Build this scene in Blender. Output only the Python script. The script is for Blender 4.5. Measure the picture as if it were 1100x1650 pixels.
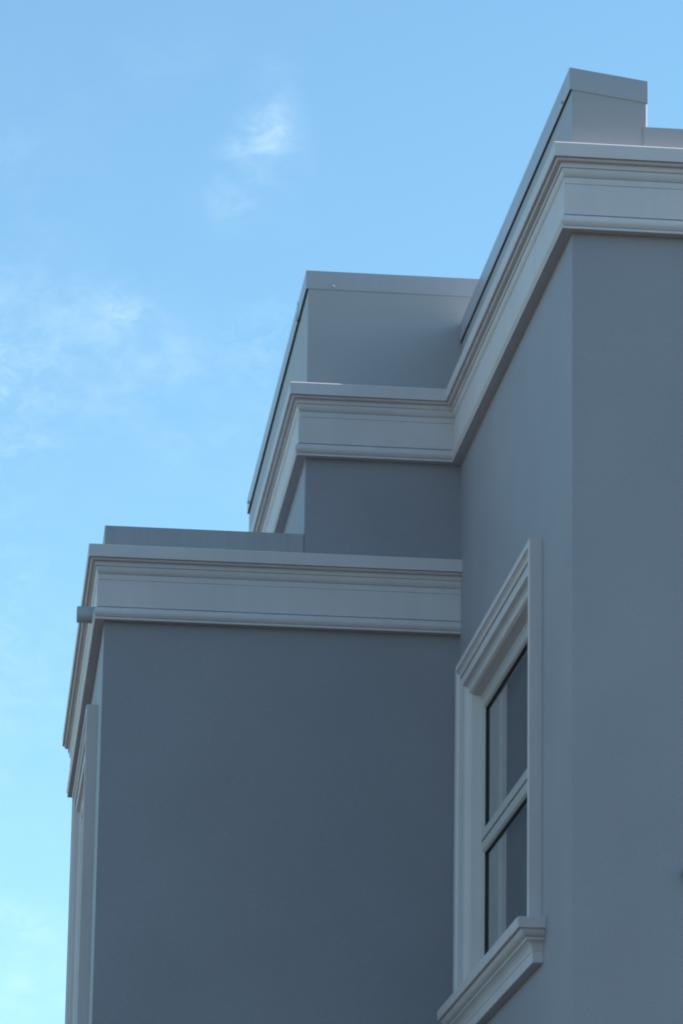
import bpy, bmesh, math, random
from mathutils import Vector, Matrix
rad = math.radians
random.seed(4)
for o in list(bpy.data.objects): bpy.data.objects.remove(o)
scene = bpy.context.scene
col = scene.collection

# ------------------------------------------------------------------ camera
G = 9.413                                   # height of the survey datum (cornice top line) above the ground
cam_d = bpy.data.cameras.new('camera'); cam = bpy.data.objects.new('camera', cam_d); col.objects.link(cam)
rx = Vector((0.99359014, -0.11206308, 0.01484896)); dn = Vector((0.04445285, 0.26655918, -0.96279289)); fw = Vector((0.10393541, 0.9572816, 0.2698321))
m = Matrix.Identity(4)
for i in range(3):
    m[i][0] = rx[i]; m[i][1] = -dn[i]; m[i][2] = -fw[i]
m[0][3], m[1][3], m[2][3] = -3.356, -20.0, -7.81325 + G
cam.matrix_world = m
cam_d.sensor_fit = 'HORIZONTAL'; cam_d.sensor_width = 36.0; cam_d.lens = 36.0 * 6632.57 / 1100.0
cam_d.clip_start = 0.1; cam_d.clip_end = 6000
scene.camera = cam

# ------------------------------------------------------------------ sky, sun, exposure
SUN_EL, SUN_AZ = 31.6, 86.5                 # azimuth clockwise from +Y: the sun stands to the right, a touch behind the fronts
world = bpy.data.worlds.new('World'); scene.world = world; world.use_nodes = True
nt = world.node_tree; nt.nodes.clear()
N = nt.nodes.new; L = nt.links.new
wout = N('ShaderNodeOutputWorld'); bg = N('ShaderNodeBackground'); bg.inputs['Strength'].default_value = 0.11
sky = N('ShaderNodeTexSky'); sky.sky_type = 'NISHITA'; sky.sun_disc = False
sky.sun_elevation = rad(SUN_EL); sky.sun_rotation = rad(SUN_AZ)
sky.altitude = 0; sky.air_density = 1.0; sky.dust_density = 0.8; sky.ozone_density = 1.6
tc = N('ShaderNodeTexCoord')
def vnode(op, a, b=None):
    n = N('ShaderNodeVectorMath'); n.operation = op
    L(a, n.inputs[0])
    if b is not None: n.inputs[1].default_value = b
    return n
def mnode(op, a, b=None, clamp=False):
    n = N('ShaderNodeMath'); n.operation = op; n.use_clamp = clamp
    for i, v in enumerate((a, b)):
        if v is None: continue
        if isinstance(v, (int, float)): n.inputs[i].default_value = v
        else: L(v, n.inputs[i])
    return n.outputs[0]
dirn = vnode('NORMALIZE', tc.outputs['Generated']).outputs[0]
sep = N('ShaderNodeSeparateXYZ'); L(dirn, sep.inputs[0])
# thin cirrus: wisps of noise over the whole sky, thicker in a few drifting patches
def noise(scale, detail, rough, rot, stretch, dist=0.0, loc=(0, 0, 0)):
    mp = N('ShaderNodeMapping'); L(dirn, mp.inputs[0]); mp.inputs['Rotation'].default_value = rot; mp.inputs['Scale'].default_value = stretch; mp.inputs['Location'].default_value = loc
    n = N('ShaderNodeTexNoise'); L(mp.outputs[0], n.inputs['Vector']); n.inputs['Scale'].default_value = scale; n.inputs['Detail'].default_value = detail
    n.inputs['Roughness'].default_value = rough; n.inputs['Distortion'].default_value = dist
    return n.outputs['Fac']
fine = noise(150.0, 6, 0.60, (0.3, 0.5, 0.2), (1.0, 1.0, 1.5), 0.6)
soft = noise(60.0, 4, 0.55, (0.1, 0.4, 0.0), (1.0, 1.0, 1.6), 0.3, (3.1, 0.4, 1.7))
broad = noise(5.0, 3, 0.5, (0, 0, 0), (1, 1, 2.2), 0.2, (7.3, 2.2, 0.6))
def ramp(v, a, b):
    n = N('ShaderNodeMapRange'); n.interpolation_type = 'SMOOTHSTEP'; n.inputs['From Min'].default_value = a; n.inputs['From Max'].default_value = b; L(v, n.inputs['Value'])
    return n.outputs[0]
PATCH = [  # direction of the patch, half-width across / along, tilt, weight
    ((0.08281, 0.92924, 0.36007), (2.76, -30.26, 106.28), (183.17, -17.17, -9.64), 0.26),
    ((0.07840, 0.93223, 0.35326), (50.66, -31.71, 92.98), (162.61, 6.67, -86.31), 0.22),
    ((0.07477, 0.93633, 0.34306), (121.83, -26.06, 45.53), (57.52, 31.98, -135.60), 0.17),
    ((0.08516, 0.93484, 0.34470), (94.14, -10.62, 1.41), (4.91, 29.46, -106.42), 0.09),
    ((0.05701, 0.94928, 0.30921), (58.60, 4.27, -37.70), (-98.28, 52.07, -146.86), 0.13),
    ((0.04688, 0.94735, 0.31676), (81.13, 12.08, -74.09), (-123.64, 49.32, -127.35), 0.1),
    ((0.02981, 0.94918, 0.31331), (46.72, -3.04, -7.23), (-12.20, 26.71, -90.08), 0.12),
    ((0.03805, 0.95385, 0.29786), (24.77, -1.00, -5.99), (-10.15, 13.57, -44.24), 0.11),
    ((0.03019, 0.98460, 0.17222), (49.35, -1.75, -12.81), (-45.09, 56.01, -181.32), 0.16),
    ((0.03087, 0.98726, 0.15611), (43.60, -2.83, -6.75), (-14.23, 31.17, -105.09), 0.18),
    ((0.05667, 0.92599, 0.37328), (76.14, -16.29, 28.46), (50.62, 28.14, -119.33), 0.04),
    ((0.00091, 0.97392, 0.22689), (21.80, -1.42, -3.37), (-3.88, 8.50, -28.66), 0.12),
    ((-0.01182, 0.93994, 0.34113), (24.76, -4.00, 4.64), (8.97, 10.07, -39.19), 0.12),
]
wisp = mnode('MULTIPLY', ramp(fine, 0.42, 0.80), ramp(broad, 0.52, 0.72))
total = mnode('MULTIPLY', wisp, 0.30)
body = mnode('MULTIPLY', ramp(soft, 0.22, 0.75), ramp(fine, 0.10, 0.72))
for d, e1, e2, w in PATCH:
    a = vnode('DOT_PRODUCT', dirn, e1).outputs['Value']; b = vnode('DOT_PRODUCT', dirn, e2).outputs['Value']
    a0 = Vector(d).dot(Vector(e1)); b0 = Vector(d).dot(Vector(e2))
    a = mnode('SUBTRACT', a, a0); b = mnode('SUBTRACT', b, b0)
    r2 = mnode('ADD', mnode('MULTIPLY', a, a), mnode('MULTIPLY', b, b))
    front = mnode('GREATER_THAN', vnode('DOT_PRODUCT', dirn, d).outputs['Value'], 0.0)
    fall = mnode('POWER', 2.71828, mnode('MULTIPLY', r2, -1.0))
    total = mnode('ADD', total, mnode('MULTIPLY', mnode('MULTIPLY', fall, mnode('MULTIPLY', body, w)), front))
total = mnode('MINIMUM', total, 0.85)
mix = N('ShaderNodeMix'); mix.data_type = 'RGBA'; L(total, mix.inputs['Factor']); tint = vnode('MULTIPLY', sky.outputs[0], (0.79, 1.07, 1.07)); L(tint.outputs[0], mix.inputs[6]); mix.inputs[7].default_value = (5.5, 6.5, 7.1, 1)
L(mix.outputs[2], bg.inputs['Color']); L(bg.outputs[0], wout.inputs['Surface'])

sun_d = bpy.data.lights.new('sun', 'SUN'); sun_d.energy = 4.6; sun_d.angle = rad(0.53); sun_d.color = (1.0, 0.95, 0.87)
sun = bpy.data.objects.new('sun', sun_d); col.objects.link(sun)
sv = Vector((math.cos(rad(SUN_EL)) * math.sin(rad(SUN_AZ)), math.cos(rad(SUN_EL)) * math.cos(rad(SUN_AZ)), math.sin(rad(SUN_EL))))
sun.rotation_euler = sv.to_track_quat('Z', 'Y').to_euler(); sun.location = (20, 2, 30)

vs = scene.view_settings
vs.view_transform = 'Standard'; vs.look = 'None'; vs.gamma = 1.0; vs.use_curve_mapping = False; vs.exposure = 1.0
scene.render.engine = 'CYCLES'
scene.cycles.filter_width = 1.9

# ------------------------------------------------------------------ materials
def material(name, rgb, rough=0.6, mottle=0.05, mscale=3.0, bump=0.0, bscale=200.0, streak=0.0, spec=0.5, grain=0.0):
    mt = bpy.data.materials.new(name); mt.use_nodes = True
    t = mt.node_tree; b = t.nodes['Principled BSDF']
    b.inputs['Roughness'].default_value = rough; b.inputs['Specular IOR Level'].default_value = spec
    geo = t.nodes.new('ShaderNodeNewGeometry')
    def nz(scale, detail, stretch=(1, 1, 1)):
        mp = t.nodes.new('ShaderNodeMapping'); t.links.new(geo.outputs['Position'], mp.inputs[0]); mp.inputs['Scale'].default_value = stretch
        n = t.nodes.new('ShaderNodeTexNoise'); t.links.new(mp.outputs[0], n.inputs['Vector']); n.inputs['Scale'].default_value = scale; n.inputs['Detail'].default_value = detail
        return n.outputs['Fac']
    def amp(v, lo, hi, fmin=0.3, fmax=0.7):
        r = t.nodes.new('ShaderNodeMapRange'); r.inputs['From Min'].default_value = fmin; r.inputs['From Max'].default_value = fmax
        r.inputs['To Min'].default_value = lo; r.inputs['To Max'].default_value = hi; t.links.new(v, r.inputs['Value']); return r.outputs[0]
    def mul(a, c):
        n = t.nodes.new('ShaderNodeMath'); n.operation = 'MULTIPLY'; t.links.new(a, n.inputs[0]); t.links.new(c, n.inputs[1]); return n.outputs[0]
    f = amp(nz(mscale, 5), 1 - mottle, 1 + mottle)
    if streak: f = mul(f, amp(nz(1.0, 4, (14, 14, 0.5)), 1 - streak, 1 + streak * 0.6))
    if grain: f = mul(f, amp(nz(90.0, 3), 1 - grain, 1 + grain))
    v = t.nodes.new('ShaderNodeVectorMath'); v.operation = 'SCALE'; v.inputs[0].default_value = rgb; t.links.new(f, v.inputs['Scale'])
    t.links.new(v.outputs[0], b.inputs['Base Color'])
    rr = amp(nz(mscale * 2.3, 3), max(0.02, rough - 0.02), rough + 0.02); t.links.new(rr, b.inputs['Roughness'])
    if bump:
        bn = t.nodes.new('ShaderNodeBump'); bn.inputs['Strength'].default_value = bump; bn.inputs['Distance'].default_value = 0.004
        t.links.new(nz(bscale, 3), bn.inputs['Height']); t.links.new(bn.outputs[0], b.inputs['Normal'])
    return mt
M_WALL = material('grey_painted_render', (0.306, 0.280, 0.316), 0.55, 0.05, 1.3, 0.45, 110.0, 0.0, 0.5, 0.055)
M_PARA = material('grey_painted_parapet', (0.385, 0.36, 0.38), 0.5, 0.02, 1.2, 0.15, 150.0, 0.0, 0.4, 0.02)
M_TRIM = material('pale_grey_moulding_paint', (0.62, 0.55, 0.565), 0.5, 0.035, 2.4, 0.12, 90.0, 0.028, 0.4, 0.015)
M_COPE = material('grey_coated_sheet_metal', (0.39, 0.37, 0.41), 0.33, 0.012, 2.0, 0.0, 100, 0.03, 0.5)
M_FLASH = material('weathered_flashing_metal', (0.35, 0.335, 0.355), 0.42, 0.04, 2.0, 0.0, 100, 0.07, 0.5)
M_FRAME = material('pale_grey_window_plastic', (0.52, 0.465, 0.465), 0.38, 0.015, 2.0, 0, 100, 0.02, 0.5)
M_GASKET = material('black_rubber', (0.012, 0.012, 0.013), 0.5, 0.05)
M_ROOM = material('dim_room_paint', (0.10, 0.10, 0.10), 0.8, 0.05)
M_ROOF = material('pale_roof_membrane', (0.42, 0.42, 0.41), 0.7, 0.12, 3.0)
M_STEEL = material('bright_screw_steel', (0.55, 0.56, 0.58), 0.25, 0.05)
M_STEEL.node_tree.nodes['Principled BSDF'].inputs['Metallic'].default_value = 1.0
M_PIPE = material('grey_pipe_plastic', (0.34, 0.35, 0.365), 0.45, 0.04)
M_SHADOW_DOME = material('dark_brown_shadow_dome', (0.075, 0.07, 0.065), 0.6, 0.08)
M_GROUND = material('worn_asphalt_ground', (0.030, 0.030, 0.027), 0.95, 0.3, 0.4)
M_BOUNCE = material('pale_bounce_ground', (0.40, 0.375, 0.27), 0.95, 0.12, 0.6)
M_GLASS = bpy.data.materials.new('window_glass'); M_GLASS.use_nodes = True
_b = M_GLASS.node_tree.nodes['Principled BSDF']
_b.inputs['Base Color'].default_value = (0.86, 0.89, 0.90, 1); _b.inputs['Roughness'].default_value = 0.0; _b.inputs['IOR'].default_value = 1.38; _b.inputs['Transmission Weight'].default_value = 1.0

# ------------------------------------------------------------------ helpers
def link(name, me, mat, parent=None, smooth=False):
    o = bpy.data.objects.new(name, me); col.objects.link(o)
    if mat: me.materials.append(mat)
    if parent: o.parent = parent
    if smooth:
        for p in me.polygons: p.use_smooth = True
    return o
def from_faces(name, verts, faces, mat, parent=None, smooth=False, bevel=0.0, weld=True):
    bm = bmesh.new()
    vv = [bm.verts.new((v[0], v[1], v[2] + G)) for v in verts]
    for f in faces:
        try: bm.faces.new([vv[i] for i in f])
        except ValueError: pass
    if weld: bmesh.ops.remove_doubles(bm, verts=bm.verts, dist=1e-5)
    bmesh.ops.recalc_face_normals(bm, faces=bm.faces)
    me = bpy.data.meshes.new(name); bm.to_mesh(me); bm.free()
    o = link(name, me, mat, parent, smooth)
    if bevel:
        b = o.modifiers.new('bevel', 'BEVEL'); b.width = bevel; b.segments = 2; b.limit_method = 'ANGLE'; b.angle_limit = rad(40)
    return o
class MB:
    def __init__(s): s.v = []; s.f = []
    def add(s, verts, faces):
        k = len(s.v); s.v += verts; s.f += [tuple(i + k for i in f) for f in faces]; return s
    def hexa(s, p):      # 8 points: bottom ring then top ring
        return s.add(list(p), [(3, 2, 1, 0), (4, 5, 6, 7), (0, 1, 5, 4), (1, 2, 6, 5), (2, 3, 7, 6), (3, 0, 4, 7)])
    def box(s, x0, x1, y0, y1, z0, z1):
        return s.hexa([(x0, y0, z0), (x1, y0, z0), (x1, y1, z0), (x0, y1, z0), (x0, y0, z1), (x1, y0, z1), (x1, y1, z1), (x0, y1, z1)])
    def prism(s, poly, z0, z1):
        n = len(poly); zt = z1 if isinstance(z1, (list, tuple)) else [z1] * n; zb = z0 if isinstance(z0, (list, tuple)) else [z0] * n
        vs = [(p[0], p[1], zb[i]) for i, p in enumerate(poly)] + [(p[0], p[1], zt[i]) for i, p in enumerate(poly)]
        return s.add(vs, [tuple(range(n - 1, -1, -1)), tuple(range(n, 2 * n))] + [(i, (i + 1) % n, n + (i + 1) % n, n + i) for i in range(n)])
    def tube(s, a, b, r, n=20, r2=None, cap=True):
        a, b = Vector(a), Vector(b); d = (b - a).normalized(); u = d.orthogonal().normalized(); w = d.cross(u); r2 = r if r2 is None else r2
        vs = []
        for c, q in ((a, r), (b, r2)):
            for i in range(n):
                t = 2 * math.pi * i / n; vs.append(tuple(c + u * q * math.cos(t) + w * q * math.sin(t)))
        fs = [(i, (i + 1) % n, n + (i + 1) % n, n + i) for i in range(n)]
        if cap: fs += [tuple(range(n - 1, -1, -1)), tuple(range(n, 2 * n))]
        return s.add(vs, fs)
    def build(s, name, mat, parent=None, **k): return from_faces(name, s.v, s.f, mat, parent, **k)
def offset_path(path, p):
    """plan polyline offset by p to the outside (left-hand normal of travel is outside), mitred"""
    out = []; n = len(path)
    nr = []
    for i in range(n - 1):
        d = (Vector(path[i + 1]) - Vector(path[i])).normalized(); nr.append(Vector((d.y, -d.x)))
    for i in range(n):
        if i == 0: q = Vector(path[0]) + nr[0] * p
        elif i == n - 1: q = Vector(path[-1]) + nr[-1] * p
        else:
            a, b = nr[i - 1], nr[i]; q = Vector(path[i]) + (a + b) * (p / (1 + a.dot(b)))
        out.append((q.x, q.y))
    return out
def sweep(name, path, prof, mat, parent, z=0.0, caps=True):
    """a moulding: profile [(projection, height)] run along a plan polyline"""
    mb = MB(); rows = [[(x, y, h + z) for x, y in offset_path(path, p)] for p, h in prof]
    n = len(path); v = [c for r in rows for c in r]; f = []
    for i in range(len(rows) - 1):
        for j in range(n - 1): f.append((i * n + j, i * n + j + 1, (i + 1) * n + j + 1, (i + 1) * n + j))
    if caps:
        f.append(tuple(i * n for i in range(len(rows)))); f.append(tuple(i * n + n - 1 for i in range(len(rows) - 1, -1, -1)))
    mb.add(v, f)
    return mb.build(name, mat, parent)
def arc(p0, p1, bulge, n=6):
    """points from p0 to p1 on a bowed curve; bulge > 0 bows outward (towards larger projection)"""
    out = []
    for i in range(1, n):
        t = i / n; k = 4 * t * (1 - t) * bulge
        dx, dz = p1[0] - p0[0], p1[1] - p0[1]; l = math.hypot(dx, dz)
        out.append((p0[0] + dx * t - dz / l * k, p0[1] + dz * t + dx / l * k))
    return out

# ------------------------------------------------------------------ surveyed corners (plan) and heights
A = (0.0, 0.0); D1 = 4.3698; B = (0.031, D1)
Cc = (-0.9408, D1); E = (-0.8315, 9.6627)
Dd = (-2.1535, D1); F = (-2.0583, 9.7341)
XR = 6.5                                    # right end of the front, out of view
sB = B[0] / D1

# ------------------------------------------------------------------ the ground
gnd = MB().add([(-1500, -1500, -G), (1500, -1500, -G), (1500, 1500, -G), (-1500, 1500, -G)], [(0, 1, 2, 3)]).build('ground', M_GROUND)
gnd['kind'] = 'structure'
bounce = MB().add([(-400, -220, -G + .004), (-30, -220, -G + .004), (-30, 220, -G + .004), (-400, 220, -G + .004)], [(0, 1, 2, 3)]).build('bounce_ground', M_BOUNCE)  # unseen pale ground, added to bounce warm light onto the left-facing walls
bounce['kind'] = 'structure'

# ------------------------------------------------------------------ the house
house = bpy.data.objects.new('house', None); col.objects.link(house); house.location = (0, 0, 0); house.empty_display_size = 0.5
house['label'] = 'grey rendered house with pale stepped cornices, metal capped parapets and a side window'
house['category'] = 'house'

def wall_with_hole(mb, P, Q, z0, z1, ya, yb, za, zb, depth):
    """vertical wall from plan point P to Q; hole between distances ya..yb along it and heights za..zb; reveal goes inwards (right of travel)"""
    P, Q = Vector(P), Vector(Q); d = (Q - P).normalized(); Ln = (Q - P).length; inn = Vector((d.y, -d.x))
    def pt(s, z, e=0.0): q = P + d * s + inn * e; return (q.x, q.y, z)
    S = [0, ya, yb, Ln]; Z = [z0, za, zb, z1]
    for i in range(3):
        for j in range(3):
            if i == 1 and j == 1: continue
            mb.add([pt(S[i], Z[j]), pt(S[i + 1], Z[j]), pt(S[i + 1], Z[j + 1]), pt(S[i], Z[j + 1])], [(0, 1, 2, 3)])
    c = [(ya, za), (yb, za), (yb, zb), (ya, zb)]
    for k in range(4):
        (s0, h0), (s1, h1) = c[k], c[(k + 1) % 4]
        mb.add([pt(s0, h0), pt(s1, h1), pt(s1, h1, depth), pt(s0, h0, depth)], [(0, 1, 2, 3)])

# window openings, as (near, far) distances along the wall and heights of the architrave's outer edge
W1 = dict(P=A, Q=B, near=1.015, far=4.015, top=-1.989, bot=-4.062)
W2 = dict(P=Dd, Q=F, near=5.13 - D1, far=7.93 - D1, top=-2.052, bot=-4.25)

# tower wall, its side pierced by the window
mb = MB(); TW = -0.36                       # top of the wall inside the coping
wall_with_hole(mb, A, B, -G, TW, W1['near'] + .205, W1['far'] - .205, W1['bot'] - .02, W1['top'] - .205, 0.20)
mb.add([(0, 0, -G), (XR, 0, -G), (XR, 0, TW), (0, 0, TW)], [(0, 1, 2, 3)])     # front
mb.add([(XR, 0, -G), (XR, D1, -G), (XR, D1, TW), (XR, 0, TW)], [(0, 1, 2, 3)])
tower_wall = mb.build('tower_wall', M_WALL, house, bevel=0.004)
tower_wall['label'] = 'smooth grey rendered wall of the projecting bay'
par = MB().prism([(0, 0), (.40, 0), (.43, D1 - .002), (B[0], D1 - .002)], TW + .001, [.270, .215, .215, .270]).build('parapet', M_PARA, house, bevel=0.007); par['label'] = 'smooth grey side parapet of the bay, seen end on'
# roof of the tower bay
MB().box(0.42, XR - .002, .16, D1 - .002, -0.30, -0.16).build('roof', M_ROOF, house)

# middle block
mb = MB(); MW = -.36
mb.prism([Cc, (XR, D1), (XR, E[1]), E], -1.6, MW)
mid_wall = mb.build('upper_wall', M_WALL, house, bevel=0.004)
mid_wall['label'] = 'grey rendered wall rising above the lower roof'
par = MB().prism([Cc, (XR, D1), (XR, E[1]), E], MW + .001, .58).build('parapet', M_PARA, house, bevel=0.004); par['label'] = 'plain grey parapet above the upper cornice'
# lower block
mb = MB(); LW = -1.215
wall_with_hole(mb, Dd, F, -G, LW, W2['near'] + .205, W2['far'] - .205, W2['bot'] - .02, W2['top'] - .205, 0.20)
mb.add([(Dd[0], D1, -G), (B[0], D1, -G), (B[0], D1, LW), (Dd[0], D1, LW)], [(0, 1, 2, 3)])
mb.add([(F[0], F[1], -G), (XR, F[1], -G), (XR, F[1], LW), (F[0], F[1], LW)], [(0, 1, 2, 3)])
low_wall = mb.build('lower_wall', M_WALL, house, bevel=0.004)
low_wall['label'] = 'broad grey rendered wall of the lower block'
MB().prism([(Dd[0] + .02, D1 + .02), (Cc[0] - .004, D1 + .02), (E[0] - .004, F[1] - .02), (F[0] + .02, F[1] - .02)], -1.45, -1.30).build('roof', M_ROOF, house)

# cornices ------------------------------------------------------------------
prof = [(0.0, -.134), (.1060, -.1470), (.1100, -.1505), (.1115, -.1535), (.1100, -.2255), (.0890, -.2262), (.0890, -.2325), (.0950, -.2340)]
prof += arc((.0950, -.2340), (.0850, -.2440), .0020, 4) + [(.0850, -.2440), (.0665, -.2455), (.0655, -.2570), (.0695, -.2590), (.0685, -.2715), (.0600, -.2730), (.0595, -.2755)]
prof += arc((.0595, -.2755), (.0460, -.3170), .0050) + [(.0460, -.3170), (.0410, -.3178), (.0410, -.3210), (.0470, -.3225), (.0465, -.3530), (.0420, -.3545), (.0420, -.3585), (.0510, -.3605), (.0500, -.5235), (.0400, -.5250), (.0400, -.5295), (.0520, -.5310)]
prof += arc((.0520, -.5310), (.0575, -.5880), .0145, 9) + [(.0575, -.5880), (.0500, -.5900), (.0500, -.5925), (.0625, -.5940), (.0612, -.6060), (.0580, -.6075), (0.0, -.6075)]
def cornice(path, z, label):
    o = sweep('cornice', path, prof, M_TRIM, house, z); o['label'] = label; return o
cornice([(XR, 0.0), A, B, Cc, E][::-1], 0.0, 'pale grey cornice stepping round the bay and the upper wall')
LZ = -1.0970
cornice([(B[0], D1), Dd, F][::-1], LZ, 'pale grey cornice along the lower block, faintly streaked')

# parapet copings and flashings ---------------------------------------------
def coping(poly, ztop, zbot, over, label, t=0.003):
    """folded sheet cap over a wall: top plate and a skirt standing off the wall all round. poly counter-clockwise; ztop/zbot per corner"""
    n = len(poly)
    def ring(dist):
        out = []
        for i in range(n):
            p0, p1, p2 = Vector(poly[i - 1]), Vector(poly[i]), Vector(poly[(i + 1) % n])
            d1 = (p1 - p0).normalized(); d2 = (p2 - p1).normalized(); n1 = Vector((d1.y, -d1.x)); n2 = Vector((d2.y, -d2.x))
            o1 = over[i - 1] - dist; o2 = over[i] - dist
            # intersect the two offset edges
            a = p1 + n1 * o1; b = p1 + n2 * o2; den = d1.x * d2.y - d1.y * d2.x
            s = ((b.x - a.x) * d2.y - (b.y - a.y) * d2.x) / den
            out.append(a + d1 * s)
        return out
    ro, ri = ring(0.0), ring(t); v = []; f = []
    for r, zz in ((ro, zbot), (ro, ztop), (ri, zbot), (ri, [z - t for z in ztop])):
        v += [(p.x, p.y, zz[i]) for i, p in enumerate(r)]
    for i in range(n):
        j = (i + 1) % n
        f += [(i, j, n + j, n + i), (2 * n + j, 2 * n + i, 3 * n + i, 3 * n + j), (j, i, 2 * n + i, 2 * n + j)]
    f += [tuple(range(n, 2 * n)), tuple(range(4 * n - 1, 3 * n - 1, -1))]
    o = from_faces('parapet_coping', v, f, M_COPE, house, bevel=0.005); o['label'] = label
    return o
cap1 = coping([(0, 0), (.400, 0), (.43, D1 - .004), (B[0], D1 - .004)], [.3135, .2585, .2585, .3135], [.1895, .1335, .1335, .1895], [.004, .004, .0, .013], 'inward sloping grey metal coping on the bay parapet')
cap2 = coping([Cc, (XR, D1), (XR, E[1]), E], [.6225, .6225, .6225, .6225], [.5005] * 4, [.004, .0, .006, .015], 'grey metal coping along the upper parapet')
# low flashing on the front of the bay, right of the side parapet
fl = MB().box(.378, XR - .003, -.006, .16, -.162, .0012).build('parapet_flashing', M_PARA, house, bevel=0.003); fl['label'] = 'low pale flashing strip on the bay front'
# upstand on the lower roof edge
mb = MB().prism([(Dd[0] - .014, D1 - .005), (Cc[0] - .001, D1 - .005), (Cc[0] - .001, D1 + .10), (Dd[0] + .10, D1 + .10), (F[0] + .10, F[1] - .02), (F[0] - .006, F[1] - .02)], LZ - .16, -1.0975)
up = mb.build('parapet_flashing', M_FLASH, house, bevel=0.002); up['label'] = 'bluish streaked metal upstand along the lower roof edge'

# fixings on the copings
def screw(parent, at, axis, r=0.008, ln=0.012):
    a = Vector(at); d = Vector(axis); mb = MB(); mb.tube(a - d * .002, a + d * ln * .35, r * 1.35, 16); mb.tube(a + d * ln * .351, a + d * ln, r, 6)
    return mb.build('screw', M_STEEL, parent)
screw(cap2, (-.783, D1 - .004, .523), (0, -1, 0), .008, .014)
screw(cap2, (Cc[0] + (E[0] - Cc[0]) * .955 - .015, Cc[1] + (E[1] - Cc[1]) * .955, .525), (-1, 0, 0), .010, .016)
screw(cap1, (sB * .23 - .013, .23, .205), (-1, 0, 0), .006, .010)
yy = D1 + .62; xx = Cc[0] + (E[0] - Cc[0]) * (.62 / (E[1] - D1)) - .015
mb = MB().box(xx - .014, xx, yy - .012, yy + .012, .492, .516).tube((xx - .006, yy, .516), (xx - .004, yy, .62), .0026, 8).tube((xx - .010, yy, .525), (xx + .004, yy - .01, .60), .0022, 8)
mb.build('wire_clip', M_STEEL, cap2)

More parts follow.
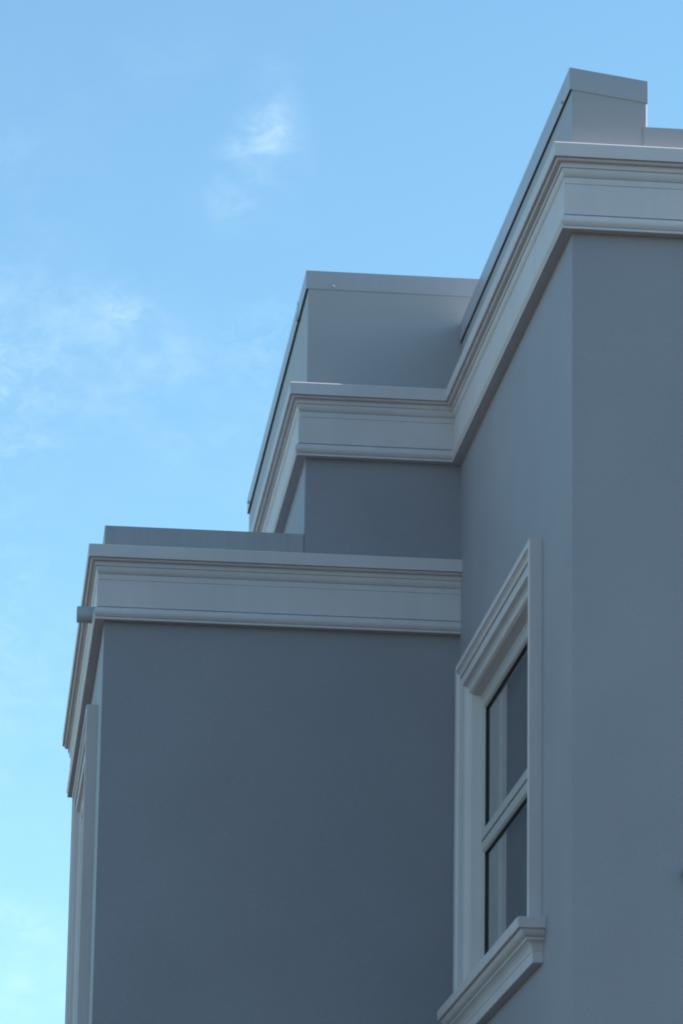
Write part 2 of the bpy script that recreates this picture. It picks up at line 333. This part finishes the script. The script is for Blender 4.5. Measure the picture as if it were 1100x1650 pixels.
# windows -------------------------------------------------------------------
def window(W, label, sill_drop):
    """architrave, sill, frame, two stacked sashes with gaskets and panes, set in the wall running from P to Q (outside is on the left of travel)"""
    P, Q = Vector(W['P']), Vector(W['Q']); d = (Q - P).normalized(); out = Vector((-d.y, d.x))
    a, b, zt, zb = W['near'], W['far'], W['top'], W['bot']
    def pt(s, e, z): q = P + d * s + out * e; return (q.x, q.y, z)
    # architrave: profile (inset from outer edge, projection) mitred over jamb, head, jamb
    pr = [(0, 0.0), (0, .0660), (.003, .0695), (.006, .0705), (.0405, .0700), (.0420, .0570), (.0460, .0570), (.0475, .0665), (.0520, .0660)]
    pr += arc((.0520, .0660), (.0815, .0515), -.0050, 6) + [(.0815, .0515), (.0825, .0555), (.0875, .0550), (.0890, .0440), (.1015, .0430), (.1030, .0460), (.1440, .0430), (.1455, .0300), (.1490, .0300), (.1502, .0385), (.1535, .0380)]
    pr += arc((.1535, .0380), (.1845, .0095), -.0070, 7) + [(.1845, .0095), (.1860, .0125)] + arc((.1860, .0125), (.2085, .0020), .0050, 6) + [(.2085, .0020), (.2130, -.004), (.2285, -.058), (.2285, -.075)]
    v = []; f = []
    for t, e in pr: v += [pt(a + t, e, zb), pt(a + t, e, zt - t), pt(b - t, e, zt - t), pt(b - t, e, zb)]
    for i in range(len(pr) - 1):
        for j in range(3): k = i * 4 + j; f.append((k, k + 1, k + 5, k + 4))
    arch = from_faces('window', v, f, M_TRIM, house); arch['label'] = label
    # sill: mitred round both ends
    sp = [(0.0, .008), (.1420, .0000), (.1455, -.0020), (.1465, -.0045), (.1420, -.0560), (.1390, -.0580), (.1240, -.0585), (.1235, -.0620)]
    sp += arc((.1235, -.0620), (.0940, -.0985), .0060, 7) + [(.0940, -.0985), (.0915, -.0995), (.0910, -.1095), (.0875, -.1115)] + arc((.0875, -.1115), (.0565, -.1600), -.0070, 7)
    sp += [(.0565, -.1600), (.0550, -.1640), (.0520, -.1650), (.0520, -.1680), (.0545, -.1690), (.0540, -.2240), (.0520, -.2255), (0.0, -.2255)]
    v = []; f = []; z0 = zb - sill_drop
    for p, h in sp: v += [pt(a - p, 0, z0 + h), pt(a - p, p, z0 + h), pt(b + p, p, z0 + h), pt(b + p, 0, z0 + h)]
    for i in range(len(sp) - 1):
        for j in range(3): k = i * 4 + j; f.append((k, k + 1, k + 5, k + 4))
    from_faces('sill', v, f, M_TRIM, arch)
    # fixed frame (a ring of four mitred bars)
    def ring(o0, o1, prof, zlo, zhi):
        """mitred ring: profile (inset, depth outward) on rectangle s o0..o1, z zlo..zhi"""
        v = []; f = []
        for t, e in prof: v += [pt(o0 + t, e, zlo + t), pt(o0 + t, e, zhi - t), pt(o1 - t, e, zhi - t), pt(o1 - t, e, zlo + t)]
        for i in range(len(prof) - 1):
            for j in range(4): f.append((i * 4 + j, i * 4 + (j + 1) % 4, (i + 1) * 4 + (j + 1) % 4, (i + 1) * 4 + j))
        return v, f
    fa, fb, ft, fz = a + .2265, b - .2265, zt - .2265, zb - .015
    v, f = ring(fa, fb, [(0, -.10), (0, -.0575), (.020, -.0565), (.024, -.060), (.024, -.10)], fz, ft)
    from_faces('frame', v, f, M_FRAME, arch)
    zm = W.get('mid', (ft + fz) / 2)
    for lo, hi in ((zm + .0065, ft - .0255), (fz + .0255, zm - .0065)):
        v, f = ring(fa + .0255, fb - .0255, [(0, -.10), (0, -.0600), (.002, -.0580), (.052, -.0585), (.060, -.0620), (.066, -.0715), (.068, -.0725)], lo, hi)
        sash = from_faces('sash', v, f, M_FRAME, arch)
        v, f = ring(fa + .0255 + .0672, fb - .0255 - .0672, [(0, -.0722), (.002, -.0728), (.003, -.0870), (.0, -.0872)], lo + .0672, hi - .0672)
        g = from_faces('gasket', v, f, M_GASKET, arch)
        i0, i1, k0, k1 = fa + .088, fb - .088, lo + .0625, hi - .0625
        mb = MB().hexa([pt(i0, -.0845, k0), pt(i1, -.0845, k0), pt(i1, -.0905, k0), pt(i0, -.0905, k0), pt(i0, -.0845, k1), pt(i1, -.0845, k1), pt(i1, -.0905, k1), pt(i0, -.0905, k1)])
        mb.build('glass_pane', M_GLASS, arch)
    # mullion backing behind the gap between the sashes
    mb = MB().hexa([pt(fa + .02, -.098, zm - .03), pt(fb - .02, -.098, zm - .03), pt(fb - .02, -.13, zm - .03), pt(fa + .02, -.13, zm - .03), pt(fa + .02, -.098, zm + .03), pt(fb - .02, -.098, zm + .03), pt(fb - .02, -.13, zm + .03), pt(fa + .02, -.13, zm + .03)])
    mb.build('gasket', M_GASKET, arch)
    # the dim room behind, open towards the window
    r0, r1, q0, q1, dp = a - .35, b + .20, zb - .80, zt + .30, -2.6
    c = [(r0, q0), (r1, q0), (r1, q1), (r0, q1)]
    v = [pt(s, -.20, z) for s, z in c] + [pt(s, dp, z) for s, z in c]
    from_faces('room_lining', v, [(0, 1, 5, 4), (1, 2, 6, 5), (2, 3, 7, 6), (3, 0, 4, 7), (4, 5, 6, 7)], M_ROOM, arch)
    return arch
W1['mid'] = -3.111
window(W1, 'tall side window with moulded architrave and two stacked panes beside the wall corner', 0.0)
window(W2, 'edge-on moulded window on the far left side of the lower block', 0.0)

# net curtain hanging inside the side window, in loose pleats
rc = random.Random(9); v = []; f = []; n = 240; a0, b0 = W1['near'] + .24, W1['far'] - .24
zs = [W1['bot'] + .02, (W1['bot'] + W1['top']) / 2, W1['top'] - .22]; ph = 0.0
for i in range(n + 1):
    t = i / n; y = a0 + (b0 - a0) * t; ph += .42 + .16 * math.sin(t * 23) + rc.uniform(-.05, .05)
    for k, z in enumerate(zs): v.append((sB * y + .172 + (.024 - .005 * k) * math.sin(ph + .12 * k), y, z))
for i in range(n):
    for k in range(2): f.append((i * 3 + k, i * 3 + 3 + k, i * 3 + 4 + k, i * 3 + 1 + k))
M_NET = material('grey_net_fabric', (0.17, 0.165, 0.17), 0.9, 0.03)
cur = from_faces('curtain', v, f, M_NET, None, smooth=True); cur['label'] = 'dim grey pleated net curtain hanging behind the panes of the side window'; cur['category'] = 'curtain'
# overflow pipe poking out of the lower cornice's left return
py = D1 + .22; pz = -1.612
mb = MB(); mb.tube((-2.19, py, pz), (-2.312, py, pz), .0515, 28, cap=False); mb.tube((-2.19, py, pz), (-2.312, py, pz), .0455, 28, cap=False)
n = 28
k = len(mb.v); mb.add([], [])
for i in range(n): mb.f.append((n + i, n + (i + 1) % n, 3 * n + (i + 1) % n, 3 * n + i))
pipe = mb.build('overflow_pipe', M_PIPE, house); pipe['label'] = 'short grey overflow pipe poking out of the lower cornice'
for p in pipe.data.polygons: p.use_smooth = len(p.vertices) == 4
# dark dome in place of a soft shadow, half out of view right
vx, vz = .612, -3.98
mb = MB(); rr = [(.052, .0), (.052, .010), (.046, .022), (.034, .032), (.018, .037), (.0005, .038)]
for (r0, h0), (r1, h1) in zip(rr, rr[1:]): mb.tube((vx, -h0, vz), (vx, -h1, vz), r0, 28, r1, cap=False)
dome = mb.build('shadow_dome', M_SHADOW_DOME, house, smooth=True); dome['label'] = 'small dark dome in place of a soft shadow on the bay front'
